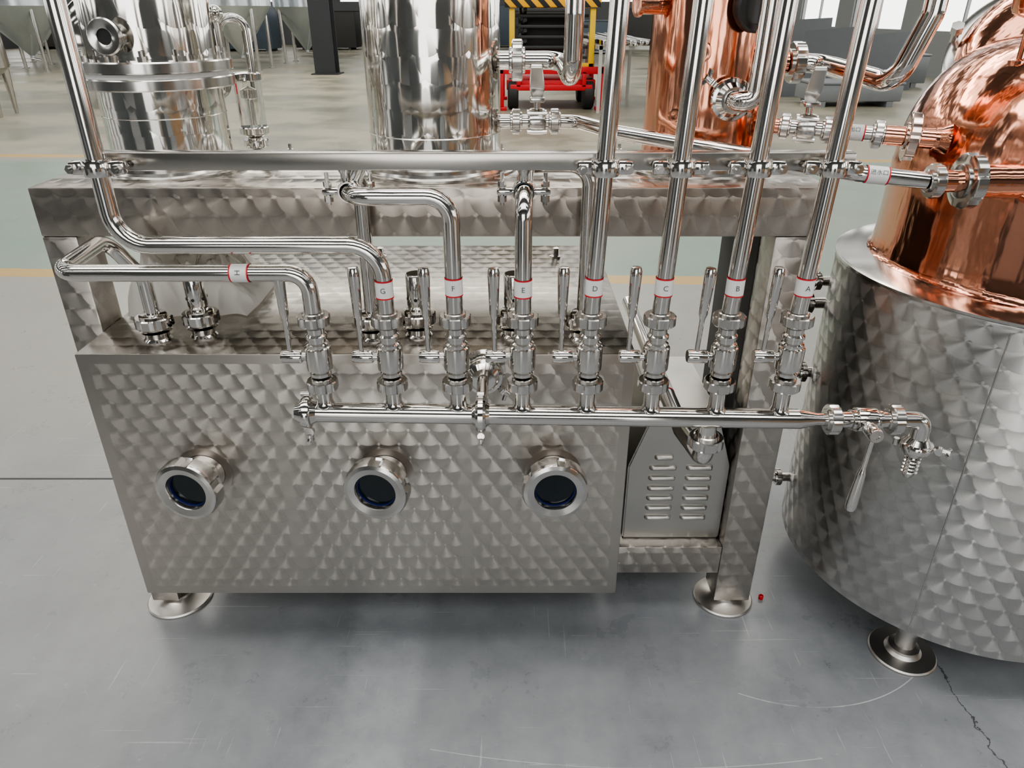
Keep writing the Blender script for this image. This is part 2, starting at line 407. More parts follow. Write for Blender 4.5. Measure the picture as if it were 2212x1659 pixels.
for y in range(-12,42,5):
    bm=newbm(); y0=y+1.3; y1=y+5
    for (a,b,c,d) in ((y0,y1,1.10,1.17),(y0,y1,4.13,4.2),(y0,y0+.06,1.17,4.13),(y1-.06,y1,1.17,4.13),((y0+y1)/2-.03,(y0+y1)/2+.03,1.17,4.13),(y0,y1,2.7,2.76)):
        box(bm,11.86,11.94,a,b,c,d)
    struct(finish(bm,'window_%d'%k,'wallw',smooth=False)); k+=1
w=bpy.data.worlds.new('World'); S.world=w; w.use_nodes=True; bg=w.node_tree.nodes['Background']
bg.inputs[0].default_value=(1,.98,.95,1); bg.inputs[1].default_value=3.2
def area(name,loc,rot,sx,sy,e,col=(1,1,1)):  # area lights added as daylight fill; no such fixtures hang here
    L=bpy.data.lights.new(name,'AREA'); L.shape='RECTANGLE'; L.size=sx; L.size_y=sy; L.energy=e; L.color=col
    o=bpy.data.objects.new(name,L); o.location=loc; o.rotation_euler=rot; COL.objects.link(o); tagit(o,'added area light for daylight fill, no real fixture','lamp')
area('added_daylight_fill',(-1,1.2,7.4),(0,0,0),10,1.8,300,(1,.98,.95))
area('added_daylight_fill',(-1,-5.5,7.4),(math.radians(25),0,0),11,2.0,250,(.96,.98,1))  # added fill from behind the viewer for the fronts and near floor
area('added_daylight_fill',(-1,9,7.4),(0,0,0),12,1.2,460,(1,.95,.85))
area('added_daylight_fill',(-4,20,7.4),(0,0,0),16,2,880,(1,.95,.84))
# ------------------------------------------------------------ SKID
FX0,FX1,FY0,FY1,FZ0,FZ1=-1.081,.713,1.62,2.11,1.144,1.256
fr=thing('equipment_skid',(-.18,1.86,0),'engine-turned stainless steel skid carrying the distilling columns','equipment stand')
bm=newbm(); box(bm,FX0,FX1,FY0,FY0+.10,FZ0,FZ1,.004); finish(bm,'front_beam','beam',fr)
bm=newbm(); box(bm,FX0,FX1,FY0+.10,FY1,FZ1-.012,FZ1,.002); box(bm,FX0,FX1,FY1-.08,FY1,FZ0,FZ1-.012,.003)
box(bm,FX0,FX0+.08,FY0+.1,FY1-.08,FZ0,FZ1-.012,.003); box(bm,FX1-.08,FX1,FY0+.1,FY1-.08,FZ0,FZ1-.012,.003)
finish(bm,'top_plate','top',fr)
bm=newbm(); box(bm,FX0,FX0+.08,FY0,FY0+.1,.03,FZ0,.004); finish(bm,'leg','leg',fr)
bm=newbm(); box(bm,.606,.713,FY0,FY0+.1,.03,FZ0,.004); finish(bm,'leg','leg',fr)
bm=newbm(); box(bm,.633,.713,FY1-.08,FY1,.03,FZ0,.004); finish(bm,'leg','leg',fr)
bm=newbm(); box(bm,.604,.618,FY0+.1,FY1-.08,.24,FZ0,.001); finish(bm,'side_panel','clut',fr)
bm=newbm(); box(bm,.286,.606,FY0,FY0+.08,.138,.235,.004); finish(bm,'lower_crossbeam','leg',fr)
bm=newbm(); box(bm,.30,.60,FY0+.08,FY1-.08,.175,.195,.002); finish(bm,'base_plate','dark',fr)
foot(fr,-1.02,1.665,.094,.05,.03,.08); foot(fr,.648,1.665,.088,.05,.03,.08); foot(fr,.66,2.07,.088,.05,.03,.08)
for x in (-.62,-.03,.30,.62):
    bm=newbm(); lathe(bm,[(.009,0),(.009,.008),(.005,.010),(.005,.022),(0,.022)],(x,2.085,FZ1),seg=8); finish(bm,'plate_bolt','pol2',fr)
# ------------------------------------------------------------ RECEIVER TANK
BX0,BX1,BY0,BY1,BZ0,BZ1=-1.000,.284,1.485,2.35,.187,.910
tk=thing('receiver_tank',(-.36,1.9,BZ0),'long engine-turned stainless steel receiver tank with three sight glasses','tank')
bm=newbm(); box(bm,BX0,BX1,BY0,BY1,BZ0,BZ1,.004)
bm.normal_update()
for f in bm.faces:
    if f.normal.z>.9: f.material_index=1
finish(bm,'tank_body',['front','lid'],tk)
for x,dx in ((-.765,-.15),(-.314,-.15),(.102,.02)):
    ax=Vector((dx,-1,0)).normalized(); c=Vector((x,BY0,.586))
    bm=newbm(); lathe(bm,[(.052,.0004),(.070,.0004),(.070,.0010),(.052,.0014)],c,(0,-1,0),48,closed=False)
    c=c-ax*.024
    finish(bm,'weld_halo','heat',tk)
    bm=newbm(); lathe(bm,[(.051,.01),(.051,.070),(.058,.072),(.058,.080)],c,ax,48)
    sg=finish(bm,'sight_glass','pol',tk,label='round sight glass port with dark glass')
    bm=newbm(); lathe(bm,[(.058,.072),(.075,.072),(.0795,.076,1),(.0795,.104,1),(.076,.111),(.067,.114),(.051,.110),(.0480,.104),(.0480,.080)],c,ax,60,slots=5,closed=False)
    finish(bm,'ring_nut','pol2',sg)
    bm=newbm(); lathe(bm,[(.0478,.089),(.0478,.098),(.0464,.098),(.0464,.089)],c,ax,48,closed=False); finish(bm,'gasket','blue',sg)
    bm=newbm(); lathe(bm,[(.0476,.071),(.0476,.0925),(0,.0925)],c,ax,48); finish(bm,'glass_disc','glass',sg)
def port(x,y,cup):
    bm=newbm(); lathe(bm,[(.034,BZ1-.002),(.030,BZ1+.003),(.027,BZ1+.006),(.027,BZ1+.02),(.036,BZ1+.022)],(x,y,0))
    nut(bm,(x,y,BZ1+.045),(0,0,1),.043,.013,.028)
    o=finish(bm,'tank_port','pol',tk)
    if cup:
        bm=newbm(); lathe(bm,[(.022,BZ1+.06),(.022,BZ1+.075),(.0235,BZ1+.078),(.0235,BZ1+.15),(.021,BZ1+.154),(0,BZ1+.154)],(x,y,0))
        finish(bm,'breather_cup','pol',o)
        for a in range(0,360,60):
            bm=newbm(); d=Vector((math.cos(math.radians(a-90)),math.sin(math.radians(a-90)),0))
            cc=Vector((x,y,BZ1+.095))+d*.0232
            cyl(bm,cc,cc+d*.001,.004,seg=12); finish(bm,'breather_hole','black',o)
PORTS=[(-.845,1.575),(-.331,1.585),(.169,1.585)]
for (x,y) in PORTS: port(x,y,False)
port(-.745,1.60,True); port(-.225,1.60,True); port(.004,1.60,True)
for x in (-.42,-.18,.14):
    bm=newbm(); lathe(bm,[(.02,BZ1-.001),(.02,BZ1+.006),(.011,BZ1+.008),(.011,BZ1+.03),(0,BZ1+.034)],(x,2.22,0)); finish(bm,'lid_stud','pol',tk)
bm=newbm(); lathe(bm,[(.05,0),(.036,.004),(.03,.02)],(-.064,BY0,.872),(0,-1,0)); triclamp(bm,(-.064,1.452,.872),(0,1,0),.045,.009,side=(.75,0,-.65))
finish(bm,'outlet_clamp','pol',tk)
# ------------------------------------------------------------ LOUVERED CABINET
cab=thing('louvered_cabinet',(.467,1.83,.195),'satin steel pump cabinet with chamfered top and louvered front','cabinet')
bm=newbm(); prof=[(.322,.236),(.603,.236),(.603,.486),(.550,.655),(.378,.655),(.322,.486)]
Y0c,Y1c=1.705-.045,2.02
A=[bm.verts.new((x,Y0c,z)) for x,z in prof]; B=[bm.verts.new((x,Y1c,z)) for x,z in prof]
bm.faces.new(A); bm.faces.new(B[::-1])
for i in range(len(prof)):
    j=(i+1)%len(prof); bm.faces.new([A[j],A[i],B[i],B[j]])
bmesh.ops.recalc_face_normals(bm,faces=bm.faces); bmesh.ops.bevel(bm,geom=list(bm.edges),offset=.004,segments=2,affect='EDGES')
finish(bm,'cabinet_body','cab',cab)
for cx,L0 in ((.418,.038),(.519,.037)):
    for i in range(7):
        bm=newbm(); z=.518-.034*i; r=.0080; n=8; L=L0 if i else .026
        rows=[]
        for (dx,sc_) in ((-L,0.05),(-L*.9,.8),(-L*.7,1),(L*.7,1),(L*.9,.8),(L,.05)):
            rows.append([bm.verts.new((cx+dx,Y0c-.013*sc_*math.sin(pi*k/n),z+r*math.cos(pi*k/n)*(.5+.5*sc_))) for k in range(n+1)])
        for a,b in zip(rows,rows[1:]):
            for k in range(n): bm.faces.new([a[k],a[k+1],b[k+1],b[k]])
        bmesh.ops.recalc_face_normals(bm,faces=bm.faces)
        finish(bm,'louver','cab',cab,ang=60)
bm=newbm(); box(bm,.345,.585,1.71,1.99,.1955,.236,.002); finish(bm,'cabinet_base','dark',cab)
# ------------------------------------------------------------ RAIL
YP=1.32
rl=thing('support_rail',(-.05,1.36,1.344),'square stainless steel rail holding the vertical pipes','rail')
bm=newbm(); box(bm,-.765,.625,1.344,1.375,1.345,1.377,.003); finish(bm,'rail_bar','rail',rl)
for x in (-.309,.022):
    bm=newbm(); lathe(bm,[(.009,1.324),(.009,1.336),(.014,1.3455)],(x,1.360,0),seg=20); finish(bm,'rail_stub','pol',rl)
# ------------------------------------------------------------ PIPES
XV=[-.392,-.2475,-.1126,.0215,.1566,.2921,.4295,.5642]
LET='HGFEDCBA'; PR=.0165; ZT=1.0785
zm=lambda x:.852-.0165*(x+.407)/1.02
def tape(parent,x,y,z,r,txt,axis='z',L=.0185):
    bm=newbm(); R=r+.0009
    ax={'z':(0,0,1),'x':(1,0,0)}[axis]
    base=Vector((x,y,z))-Vector(ax)*L
    e=.0028
    lathe(bm,[(R,e),(R,2*L-e)],base,ax,36,0,closed=False)
    lathe(bm,[(R,0),(R+.0002,0),(R+.0002,e),(R,e)],base,ax,36,1,closed=False)
    lathe(bm,[(R,2*L-e),(R+.0002,2*L-e),(R+.0002,2*L),(R,2*L)],base,ax,36,1,closed=False)
    t=finish(bm,'tape_label',['white','red'],parent,label='white paper tape with red edges and a handwritten letter')
    R2=R+.0007
    if axis=='z':
        fn=lambda a,b:Vector((x+R2*math.cos(-pi/2+a/R2),y+R2*math.sin(-pi/2+a/R2),z+b))
    else:
        def fn(a,b):
            a,b=-b,a
            th=math.radians(200)+b/R2
            return Vector((x+a,y+R2*math.cos(th),z-R2*math.sin(th)))
    put_text(txt,.015,fn,t)
    return t
def pipe(pts,r,label,R=.05,letter=None,lp=None,axis='z',mat='pol',name='steel_pipe',cat='pipe',group='lettered pipes on the valve manifold'):
    P=[Vector(p) for p in pts]; lowest=min(P,key=lambda q:q.z)
    root=thing(name,lowest,label,cat,group)
    bm=newbm(); tube(bm,pts,r,R,24); finish(bm,'pipe_tube',mat,root)
    if letter: tape(root,lp[0],lp[1],lp[2],r,letter,axis)
    return root
lean=lambda z:.034*(z-1.06)
for i in range(4,8):
    x=XV[i]
    pipe([(x,YP,ZT),(x+lean(2.6),YP,2.6)],PR,'upright polished stainless pipe with a taped letter %s'%LET[i],letter=LET[i],lp=(x+lean(1.125),YP,1.132))
pipe([(XV[1],YP,ZT),(XV[1],YP,1.2125),(-.742,YP,1.2125),(-.742,YP,2.6)],PR,'long bent stainless pipe with a taped letter G',.062,'G',(XV[1],YP,1.127))
pipe([(XV[0],YP,ZT),(XV[0],YP,1.158),(-.875,YP,1.158),(-.895,1.545,1.16),(-.845,1.575,1.06),(-.845,1.575,.965)],PR,'bent stainless pipe taped H running back to the tank',.05,'H',(-.520,YP,1.158),'x')
pipe([(XV[2],YP,ZT),(XV[2],YP,1.303),(-.30,YP,1.303),(-.331,1.585,1.303),(-.331,1.585,.965)],PR,'bent stainless pipe with a taped letter F',.045,'F',(XV[2],YP,1.132))
pipe([(XV[3],YP,ZT),(XV[3],YP,1.303),(.03,1.585,1.312),(.169,1.585,1.312),(.169,1.585,.965)],PR,'bent stainless pipe with a taped letter E',.045,'E',(XV[3],YP,1.129))
def clamp(x,y,z,r,vert=True):
    root=thing('pipe_clamp',(x,y,z-.015),'split stainless pipe clamp bolted around a pipe','clamp','pipe clamps on the support rail')
    ax=(0,0,1) if vert else (0,1,0); e=.008 if vert else .003
    bm=newbm(); lathe(bm,[(r,-.014),(r+e,-.014),(r+e+.002,-.008),(r+e+.002,.008),(r+e,.014),(r,.014)],(x,y,z),ax,36,closed=False)
    for s in (-1,1):
        xa,xb=sorted((x+s*(r+.002),x+s*(r+.034)))
        if vert: box(bm,xa,xb,y-.008,y+.008,z-.012,z+.012,.005)
        else: box(bm,xa,xb,y-.011,y+.011,z-.006,z+.006,.004)
    finish(bm,'clamp_ring','pol',root)
    for s in (-1,1):
        bm=newbm(); c=Vector((x+s*(r+.024),y,z)); d=Vector((0,1,0)) if vert else Vector((0,0,1))
        cyl(bm,c-d*.020,c-d*.008,.0085,seg=6); cyl(bm,c+d*.008,c+d*.018,.008,seg=6); cyl(bm,c-d*.026,c+d*(.022 if vert else .034),.004,seg=10)
        finish(bm,'clamp_bolt','pol2',root)
    return root
clamp(-.742,YP,1.355,PR)
for i in range(4,8): clamp(XV[i]+lean(1.355),YP,1.355,PR)
clamp(-.305,1.364,1.304,PR,False); clamp(.022,1.364,1.304,PR,False)
# ------------------------------------------------------------ MANIFOLD
mf=thing('valve_manifold',(.1,YP,.82),'horizontal polished stainless manifold pipe with eight branch stubs','manifold')
bm=newbm(); MR=.0215
tube(bm,[(-.42,YP,zm(-.42)),(.605,YP,zm(.605))],MR,seg=32)
lathe(bm,[(MR,0),(MR*.98,.008),(.014,.04),(.014,.06)],(.605,YP,zm(.605)),(1,0,-.016),32)
for x in XV:
    lathe(bm,[(.0215,0),(.019,.004),(.0165,.012),(.0165,.05)],(x,YP,zm(x)+.0185),seg=28)
finish(bm,'manifold_pipe','pol',mf)
bm=newbm(); triclamp(bm,(-.432,YP,zm(-.43)),(1,0,0),.034,.009,side=(.05,-.25,-1)); finish(bm,'end_cap_clamp','pol',mf)
bm=newbm(); lathe(bm,[(MR,-.012),(.036,-.010),(.040,-.005),(.040,.005),(.036,.010),(MR,.012)],(-.066,YP,zm(-.066)),(1,0,0),40)
triclamp(bm,(-.066,YP,zm(-.066)),(1,0,0),.037,.007,side=(0,-.3,-1))
tube(bm,[(-.065,YP+.02,zm(-.066)+.002),(-.065,1.428,.872)],.013)
finish(bm,'centre_clamp','pol',mf)
dr=thing('drain_pipe',(.40,1.7,.71),'stainless drain pipe under the manifold running backwards','pipe')
cylobj(dr,'branch_stub',(.418,YP,.822),(.418,YP,.795),.019,'pol'); nutobj(dr,(.418,YP,.781),(0,0,1),.038,.012,.024)
bm=newbm(); tube(bm,[(.418,YP,.775),(.418,YP,.735),(.40,1.45,.728),(.395,2.3,.728)],.0205,.034,28); finish(bm,'pipe_tube','pol',dr)
bm=newbm(); lathe(bm,[(.0215,0),(.0215,.05)],(.398,1.63,.728),(0,1,0),closed=False)
for q in (1.625,1.679): lathe(bm,[(.0217,0),(.0217,.006)],(.398,q,.728),(0,1,0),mi=1,closed=False)
dt=finish(bm,'tape_label',['white','red'],dr)
put_text('R水',.018,lambda a,b:Vector((.398+.0222*math.sin(a/.0222),1.655+b,.728+.0222*math.cos(a/.0222))),dt)
def ball_valve(x,y,lab):
    root=thing('ball_valve',(x,y,.90),lab,'valve','ball valves on the manifold')
    bm=newbm()
    lathe(bm,[(.0185,.938),(.022,.942),(.022,.948),(.0185,.951),(.0185,.953),(.026,.956),(.0265,.960),(.0265,1.000),(.026,1.004),(.0225,1.006),(.0225,1.012),(.018,1.015),(.018,1.022),(.0215,1.024),(.0215,1.03),(.0175,1.034),(.0175,1.045)],(x,y,0),seg=40)
    cyl(bm,(x-.018,y,.982),(x-.034,y,.982),.009,seg=20)
    finish(bm,'valve_body','pol',root)
    for zc in (.919,1.0625): nutobj(root,(x,y,zc),(0,0,1),.032,.0105,.0195)
    bm=newbm()
    lathe(bm,[(.0128,.0),(.0138,.003),(.0138,.038),(.012,.041),(0,.041)],(x-.034,y,.982),(-1,0,0),28)
    xr=x-.057
    lathe(bm,[(.0048,.992),(.0052,1.062),(.0070,1.068),(.0088,1.074),(.0118,1.15),(.0120,1.160),(.0095,1.168),(0,1.169)],(xr,y,0),seg=24)
    finish(bm,'valve_handle','pol',root)
    return root
bv=ball_valve(XV[0],YP,'polished stainless ball valve with upright lever handle under pipe H')
for i in range(1,8):
    c=clone(bv,(XV[i]-XV[0],0,0),'polished stainless ball valve with upright lever handle under pipe %s'%LET[i])
    for ch in c.children:
        if ch.name.startswith('valve_handle'):
            ch.rotation_euler=(random.uniform(-.03,.01),(0,0,0,.0,.0,.02,.04,.03)[i],0)
ov=thing('outlet_ball_valve',(.75,YP,.69),'stainless ball valve with hanging lever and ribbed hose barb','valve')
zc=.834
nutobj(ov,(.680,YP,zc),(1,0,0),.033,.011,.021); nutobj(ov,(.812,YP,zc),(1,0,0),.033,.011,.021)
bm=newbm(); lathe(bm,[(.018,-.05),(.018,-.03),(.022,-.028),(.022,-.022),(.019,-.02),(.026,-.018),(.027,-.014),(.027,.018),(.026,.022),(.019,.024),(.022,.028),(.022,.034),(.018,.036),(.018,.05)],(.747,YP,zc),(1,0,0),36)
cyl(bm,(.747,YP-.015,zc),(.742,YP-.04,zc-.002),.010); finish(bm,'valve_body','pol',ov)
bm=newbm(); lathe(bm,[(.014,0),(.0155,.003),(.0155,.036),(.0135,.040),(.006,.040),(.005,.038),(0,.038)],(.742,YP-.038,zc),(-.06,-1,.1),28)
lathe(bm,[(.0050,.01),(.0054,.08),(.0072,.088),(.009,.096),(.0120,.168),(.0120,.178),(.0095,.186),(0,.187)],(.739,YP-.066,zc+.002),(-.06,-.02,-1),24)
finish(bm,'valve_handle','pol',ov)
bm=newbm(); tube(bm,[(.83,YP,zc),(.874,YP,zc),(.876,YP,.778)],.0185,.036,28); finish(bm,'elbow','pol',ov)
bm=newbm(); triclamp(bm,(.876,YP,.768),(0,0,1),.034,.008,side=(.85,-.5,0)); finish(bm,'outlet_clamp','pol',ov)
bm=newbm(); lathe(bm,[(.020,.752),(.013,.742)]+[q for i in range(5) for q in ((.0170,.740-.009*i),(.0135,.733-.009*i))]+[(.009,.69)],(.876,YP,0),seg=28); finish(bm,'hose_barb','pol',ov)
# ------------------------------------------------------------ COLUMNS
def column(x,y,r,mat,lab,name='distilling_column'):
    root=thing(name,(x,y,FZ1),lab,'distilling column')
    bm=newbm()
    lathe(bm,[(r+.004,FZ1+.030),(r,FZ1+.035),(r,2.7)],(x,y,0),seg=96,closed=False); finish(bm,'column_shell',mat,root)
    bm=newbm(); lathe(bm,[(r+.042,FZ1),(r+.042,FZ1+.005),(r+.030,FZ1+.008),(r+.026,FZ1+.014),(r+.026,FZ1+.022),(r+.008,FZ1+.023),(r+.006,FZ1+.031),(r-.01,FZ1+.032)],(x,y,0),seg=96,closed=False); finish(bm,'base_flange','pol2',root)
    return root
c1=column(-.845,1.86,.140,'col','polished stainless column with a bolted flange and round port')
bm=newbm(); x,y=-.845,1.86
for (z0,z1) in ((1.446,1.471),(1.481,1.506)):
    lathe(bm,[(.14,z0),(.170,z0),(.173,z0+.003),(.173,z1-.003),(.170,z1),(.14,z1)],(x,y,0),seg=96,closed=False)
lathe(bm,[(.162,1.471),(.162,1.481)],(x,y,0),seg=96,closed=False,mi=1)
finish(bm,'bolted_flange',['pol2','white'],c1)
for i in range(12):
    a=2*pi*(i+.5)/12; bm=newbm(); px,py=x+.158*math.cos(a),y+.158*math.sin(a)
    lathe(bm,[(.010,1.506),(.010,1.517),(.005,1.517),(.005,1.528),(0,1.529)],(px,py,0),seg=6); finish(bm,'flange_bolt','pol2',c1)
bm=newbm(); weld_bead(bm,(x,y,1.385),(0,0,1),.140,.0015); finish(bm,'weld_seam','pol2',c1)
bm=newbm(); d=Vector((-.06,-1,.0)).normalized(); o=Vector((x,y,1.557))+d*.13
lathe(bm,[(.022,0),(.022,.045),(.036,.048),(.037,.052),(.037,.058),(.034,.062),(.020,.060),(.016,.058),(.016,.05)],o,d,40,closed=False)
lathe(bm,[(.017,.054),(0,.054)],o,d,40,1,closed=False); finish(bm,'round_port',['pol2','black'],c1)
c2=column(-.188,1.86,.160,'col','wide polished stainless column with side outlets')
bm=newbm(); weld_bead(bm,(-.188,1.86,1.345),(0,0,1),.160,.0015); finish(bm,'weld_seam','pol2',c2)
c3=column(.465,1.86,.140,'cop','polished copper distilling column with side ports')
for (px,pz,dx,dy,r_,L) in ((.0,1.525,-.35,-1,.016,.03),(.0,1.62,-1,-.25,.022,.05),(.0,1.395,-.7,-1,.012,.03)):
    bm=newbm(); d=Vector((dx,dy,0)).normalized(); o=Vector((.465,1.86,pz))+d*.132
    lathe(bm,[(r_*1.25,0),(r_,.008),(r_,L),(r_*1.25,L+.002),(r_*1.25,L+.010),(r_*.5,L+.011),(0,L+.009)],o,d,32); finish(bm,'copper_port','cop',c3)
bm=newbm(); d=Vector((.28,-1,0)).normalized(); o=Vector((.465,1.86,1.615))+d*.125
lathe(bm,[(.035,0),(.035,.035),(.05,.038),(.052,.043),(.052,.06),(.048,.064),(.036,.064),(.034,.055),(0,.055)],o,d,40); finish(bm,'porthole','dark',c3)
op=thing('vapour_pipe',(-.02,1.86,1.47),'thick polished stainless pipe with union elbow rising beside the column','pipe')
cylobj(op,'pipe_stub',(-.030,1.86,1.502),(.0,1.86,1.502),.021,'pol'); nutobj(op,(.012,1.86,1.502),(1,0,0),.046,.013,.026)
bm=newbm(); tube(bm,[(.02,1.86,1.502),(.118,1.86,1.502),(.131,1.70,1.468),(.131,1.69,1.60),(.133,1.69,2.6)],.0205,.04,28); finish(bm,'pipe_tube','pol',op)
def butterfly(root,c,d,R,lever=None):
    c=Vector(c); d=Vector(d).normalized()
    bm=newbm(); lathe(bm,[(R*.6,-.022),(R*.95,-.018),(R,-.012),(R,.012),(R*.95,.018),(R*.6,.022)],c,d,36)
    for a in range(4):
        q=Matrix.Rotation(a*pi/2+pi/4,3,d)@Vector((0,0,1)); b=c+q*R*.95; cyl(bm,b-d*.024,b+d*.024,.005,seg=8)
    cyl(bm,c,c+Vector((0,0,R+.014)),.008,seg=16); b=c+Vector((0,0,R+.014))
    box(bm,b.x-.018,b.x+.018,b.y-.02,b.y+.02,b.z,b.z+.012,.003)
    vb=finish(bm,'valve_body','pol2',root)
    bm=newbm(); L=Vector(lever).normalized()
    b2=b+Vector((0,0,.012)); tip=b2+L*.085; s=L.cross(Vector((0,0,1))).normalized()*.014; th=Vector((0,0,.008))
    vs=[]
    for p_,k in ((b2-L*.015,.8),(b2+L*.02,1.3),(tip,1.0)):
        vs.append([bm.verts.new(p_-s*k),bm.verts.new(p_+s*k),bm.verts.new(p_+s*k+th),bm.verts.new(p_-s*k+th)])
    for A_,B_ in zip(vs,vs[1:]):
        for k in range(4): bm.faces.new([A_[k],A_[(k+1)%4],B_[(k+1)%4],B_[k]])
    bm.faces.new(vs[0][::-1]); bm.faces.new(vs[-1]); bmesh.ops.recalc_face_normals(bm,faces=bm.faces)
    bmesh.ops.bevel(bm,geom=list(bm.edges),offset=.002,segments=2,affect='EDGES')
    finish(bm,'lever_handle','pol2',vb)
def label_on(par,q,dd,txt,r=.0178):
    bm=newbm(); lathe(bm,[(r,0),(r,.045)],q,dd,closed=False)
    lathe(bm,[(r+.0002,0),(r+.0002,.003)],q,dd,mi=1,closed=False); lathe(bm,[(r+.0002,.042),(r+.0002,.045)],q,dd,mi=1,closed=False); t=finish(bm,'tape_label',['white','red'],par)
    q=Vector(q); dd=Vector(dd).normalized(); cen=q+dd*.0225; R2=r+.0009
    upv=(Vector((0,0,1))-dd*dd.z).normalized(); fw=dd.cross(upv).normalized(); fw=fw if fw.y<0 else -fw
    put_text(txt,.012,lambda a,b:cen+dd*a+fw*(R2*math.cos(.45+b/R2))+upv*(R2*math.sin(.45+b/R2)),t)
lp=thing('transfer_pipe',(.4,1.6,1.29),'long stainless transfer pipe from column outlet valve to copper kettle','pipe')
cylobj(lp,'pipe_stub',(-.030,1.86,1.365),(.11,1.86,1.365),.0165,'pol'); nutobj(lp,(.010,1.86,1.365),(1,0,0),.030,.010,.02); nutobj(lp,(.104,1.86,1.365),(1,0,0),.030,.010,.02)
butterfly(lp,(.061,1.86,1.365),(1,0,0),.031,(-.05,-.6,.8))
bm=newbm(); tube(bm,[(.115,1.86,1.365),(.16,1.85,1.365),(.24,1.735,1.357),(.70,1.49,1.312),(.835,1.472,1.301)],.0165,.06,24); finish(bm,'pipe_tube','pol',lp)
nutobj(lp,(.850,1.472,1.300),(1,0,0),.034,.010,.02); nutobj(lp,(.918,1.472,1.300),(1,0,0),.055,.012,.030)
cylobj(lp,'copper_sleeve',(.864,1.472,1.300),(.905,1.472,1.300),.022,'cop')
label_on(lp,(.715,1.4885,1.3112),(.145,-.018,-.011),'进水口')
cp=thing('transfer_pipe',(.75,1.74,1.33),'short pipe with butterfly valve between copper column and kettle','pipe')
a_=Vector((.600,1.797,1.365)); b_=Vector((.960,1.675,1.350)); dd=(b_-a_).normalized()
cylobj(cp,'copper_sleeve',a_,a_+dd*.05,.018,'cop'); cylobj(cp,'copper_sleeve',a_+dd*.262,b_,.022,'cop')
bm=newbm(); tube(bm,[a_+dd*.045,a_+dd*.265],.0165); finish(bm,'pipe_tube','pol',cp)
for k,R_ in ((.045,.030),(.140,.030),(.248,.032)): nutobj(cp,a_+dd*k,dd,R_,.009,.02)
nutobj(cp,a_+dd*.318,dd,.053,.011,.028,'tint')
butterfly(cp,a_+dd*.093,dd,.034,(-.1,-.55,.8))
label_on(cp,a_+dd*.175,dd,'出口')
up=thing('vapour_pipe',(.7,1.7,1.45),'thick polished pipe leaving the copper column and rising','pipe')
cylobj(up,'copper_sleeve',(.603,1.86,1.497),(.65,1.86,1.497),.024,'cop'); nutobj(up,(.672,1.86,1.497),(1,0,0),.046,.013,.027)
bm=newbm(); tube(bm,[(.67,1.86,1.497),(.73,1.855,1.495),(.80,1.62,1.468),(.835,1.60,1.60),(.845,1.60,2.6)],.0215,.05,28); finish(bm,'pipe_tube','pol',up)
ce=thing('clamp_elbow_pipe',(.49,1.68,1.42),'stainless elbow pipe held by a clamp to the copper column front','pipe')
bm=newbm(); triclamp(bm,(.482,1.69,1.432),(0,1,0),.046,.010,side=(-.8,0,.6)); finish(bm,'clamp_ring','pol',ce)
cylobj(ce,'copper_stub',(.480,1.722,1.432),(.481,1.70,1.432),.024,'cop')
bm=newbm(); tube(bm,[(.482,1.685,1.432),(.482,1.645,1.432),(.520,1.64,1.436),(.523,1.64,1.60),(.53,1.64,2.6)],.0205,.03,28); finish(bm,'pipe_tube','pol',ce)
gt=thing('glass_sight_tube',(-.68,2.05,FZ1),'short glass sight tube with looped slim steel pipe','sight glass')
gx,gy=-.70,2.05
bm=newbm(); lathe(bm,[(.03,FZ1+.001),(.03,FZ1+.006),(.014,FZ1+.01),(.014,FZ1+.035)],(gx,gy,0)); nut(bm,(gx,gy,FZ1+.03),(0,0,1),.032,.010,.018)
lathe(bm,[(.018,FZ1+.045),(.038,FZ1+.055),(.038,FZ1+.070),(.034,FZ1+.073)],(gx,gy,0)); finish(bm,'steel_base','pol',gt)
bm=newbm(); lathe(bm,[(.0345,FZ1+.072),(.0345,FZ1+.19)],(gx,gy,0),closed=False); finish(bm,'glass_cylinder','clear',gt)
bm=newbm(); lathe(bm,[(.034,FZ1+.186),(.038,FZ1+.189),(.038,FZ1+.204),(.030,FZ1+.208),(.012,FZ1+.21)],(gx,gy,0)); finish(bm,'steel_cap','pol',gt)
bm=newbm(); tube(bm,[(gx+.018,gy,FZ1+.20),(gx+.018,gy,FZ1+.335),(gx-.045,gy-.02,FZ1+.335),(gx-.045,gy-.02,FZ1+.16),(gx-.075,gy-.06,FZ1+.15)],.011,.031,16,n=10); finish(bm,'looped_pipe','pol',gt)
bm=newbm(); lathe(bm,[(.008,FZ1+.075),(.008,FZ1+.14),(.018,FZ1+.145),(.018,FZ1+.165),(0,FZ1+.175)],(gx,gy,0)); finish(bm,'float','pol',gt)
bm=newbm(); lathe(bm,[(0,-.02)]+[(.02*math.sin(pi*i/10),-.02*math.cos(pi*i/10)) for i in range(1,10)]+[(0,.02)],(-.735,1.995,1.60)); cyl(bm,(-.735,1.995,1.42),(-.735,1.995,1.585),.006)
finish(bm,'relief_knob','pol',gt)
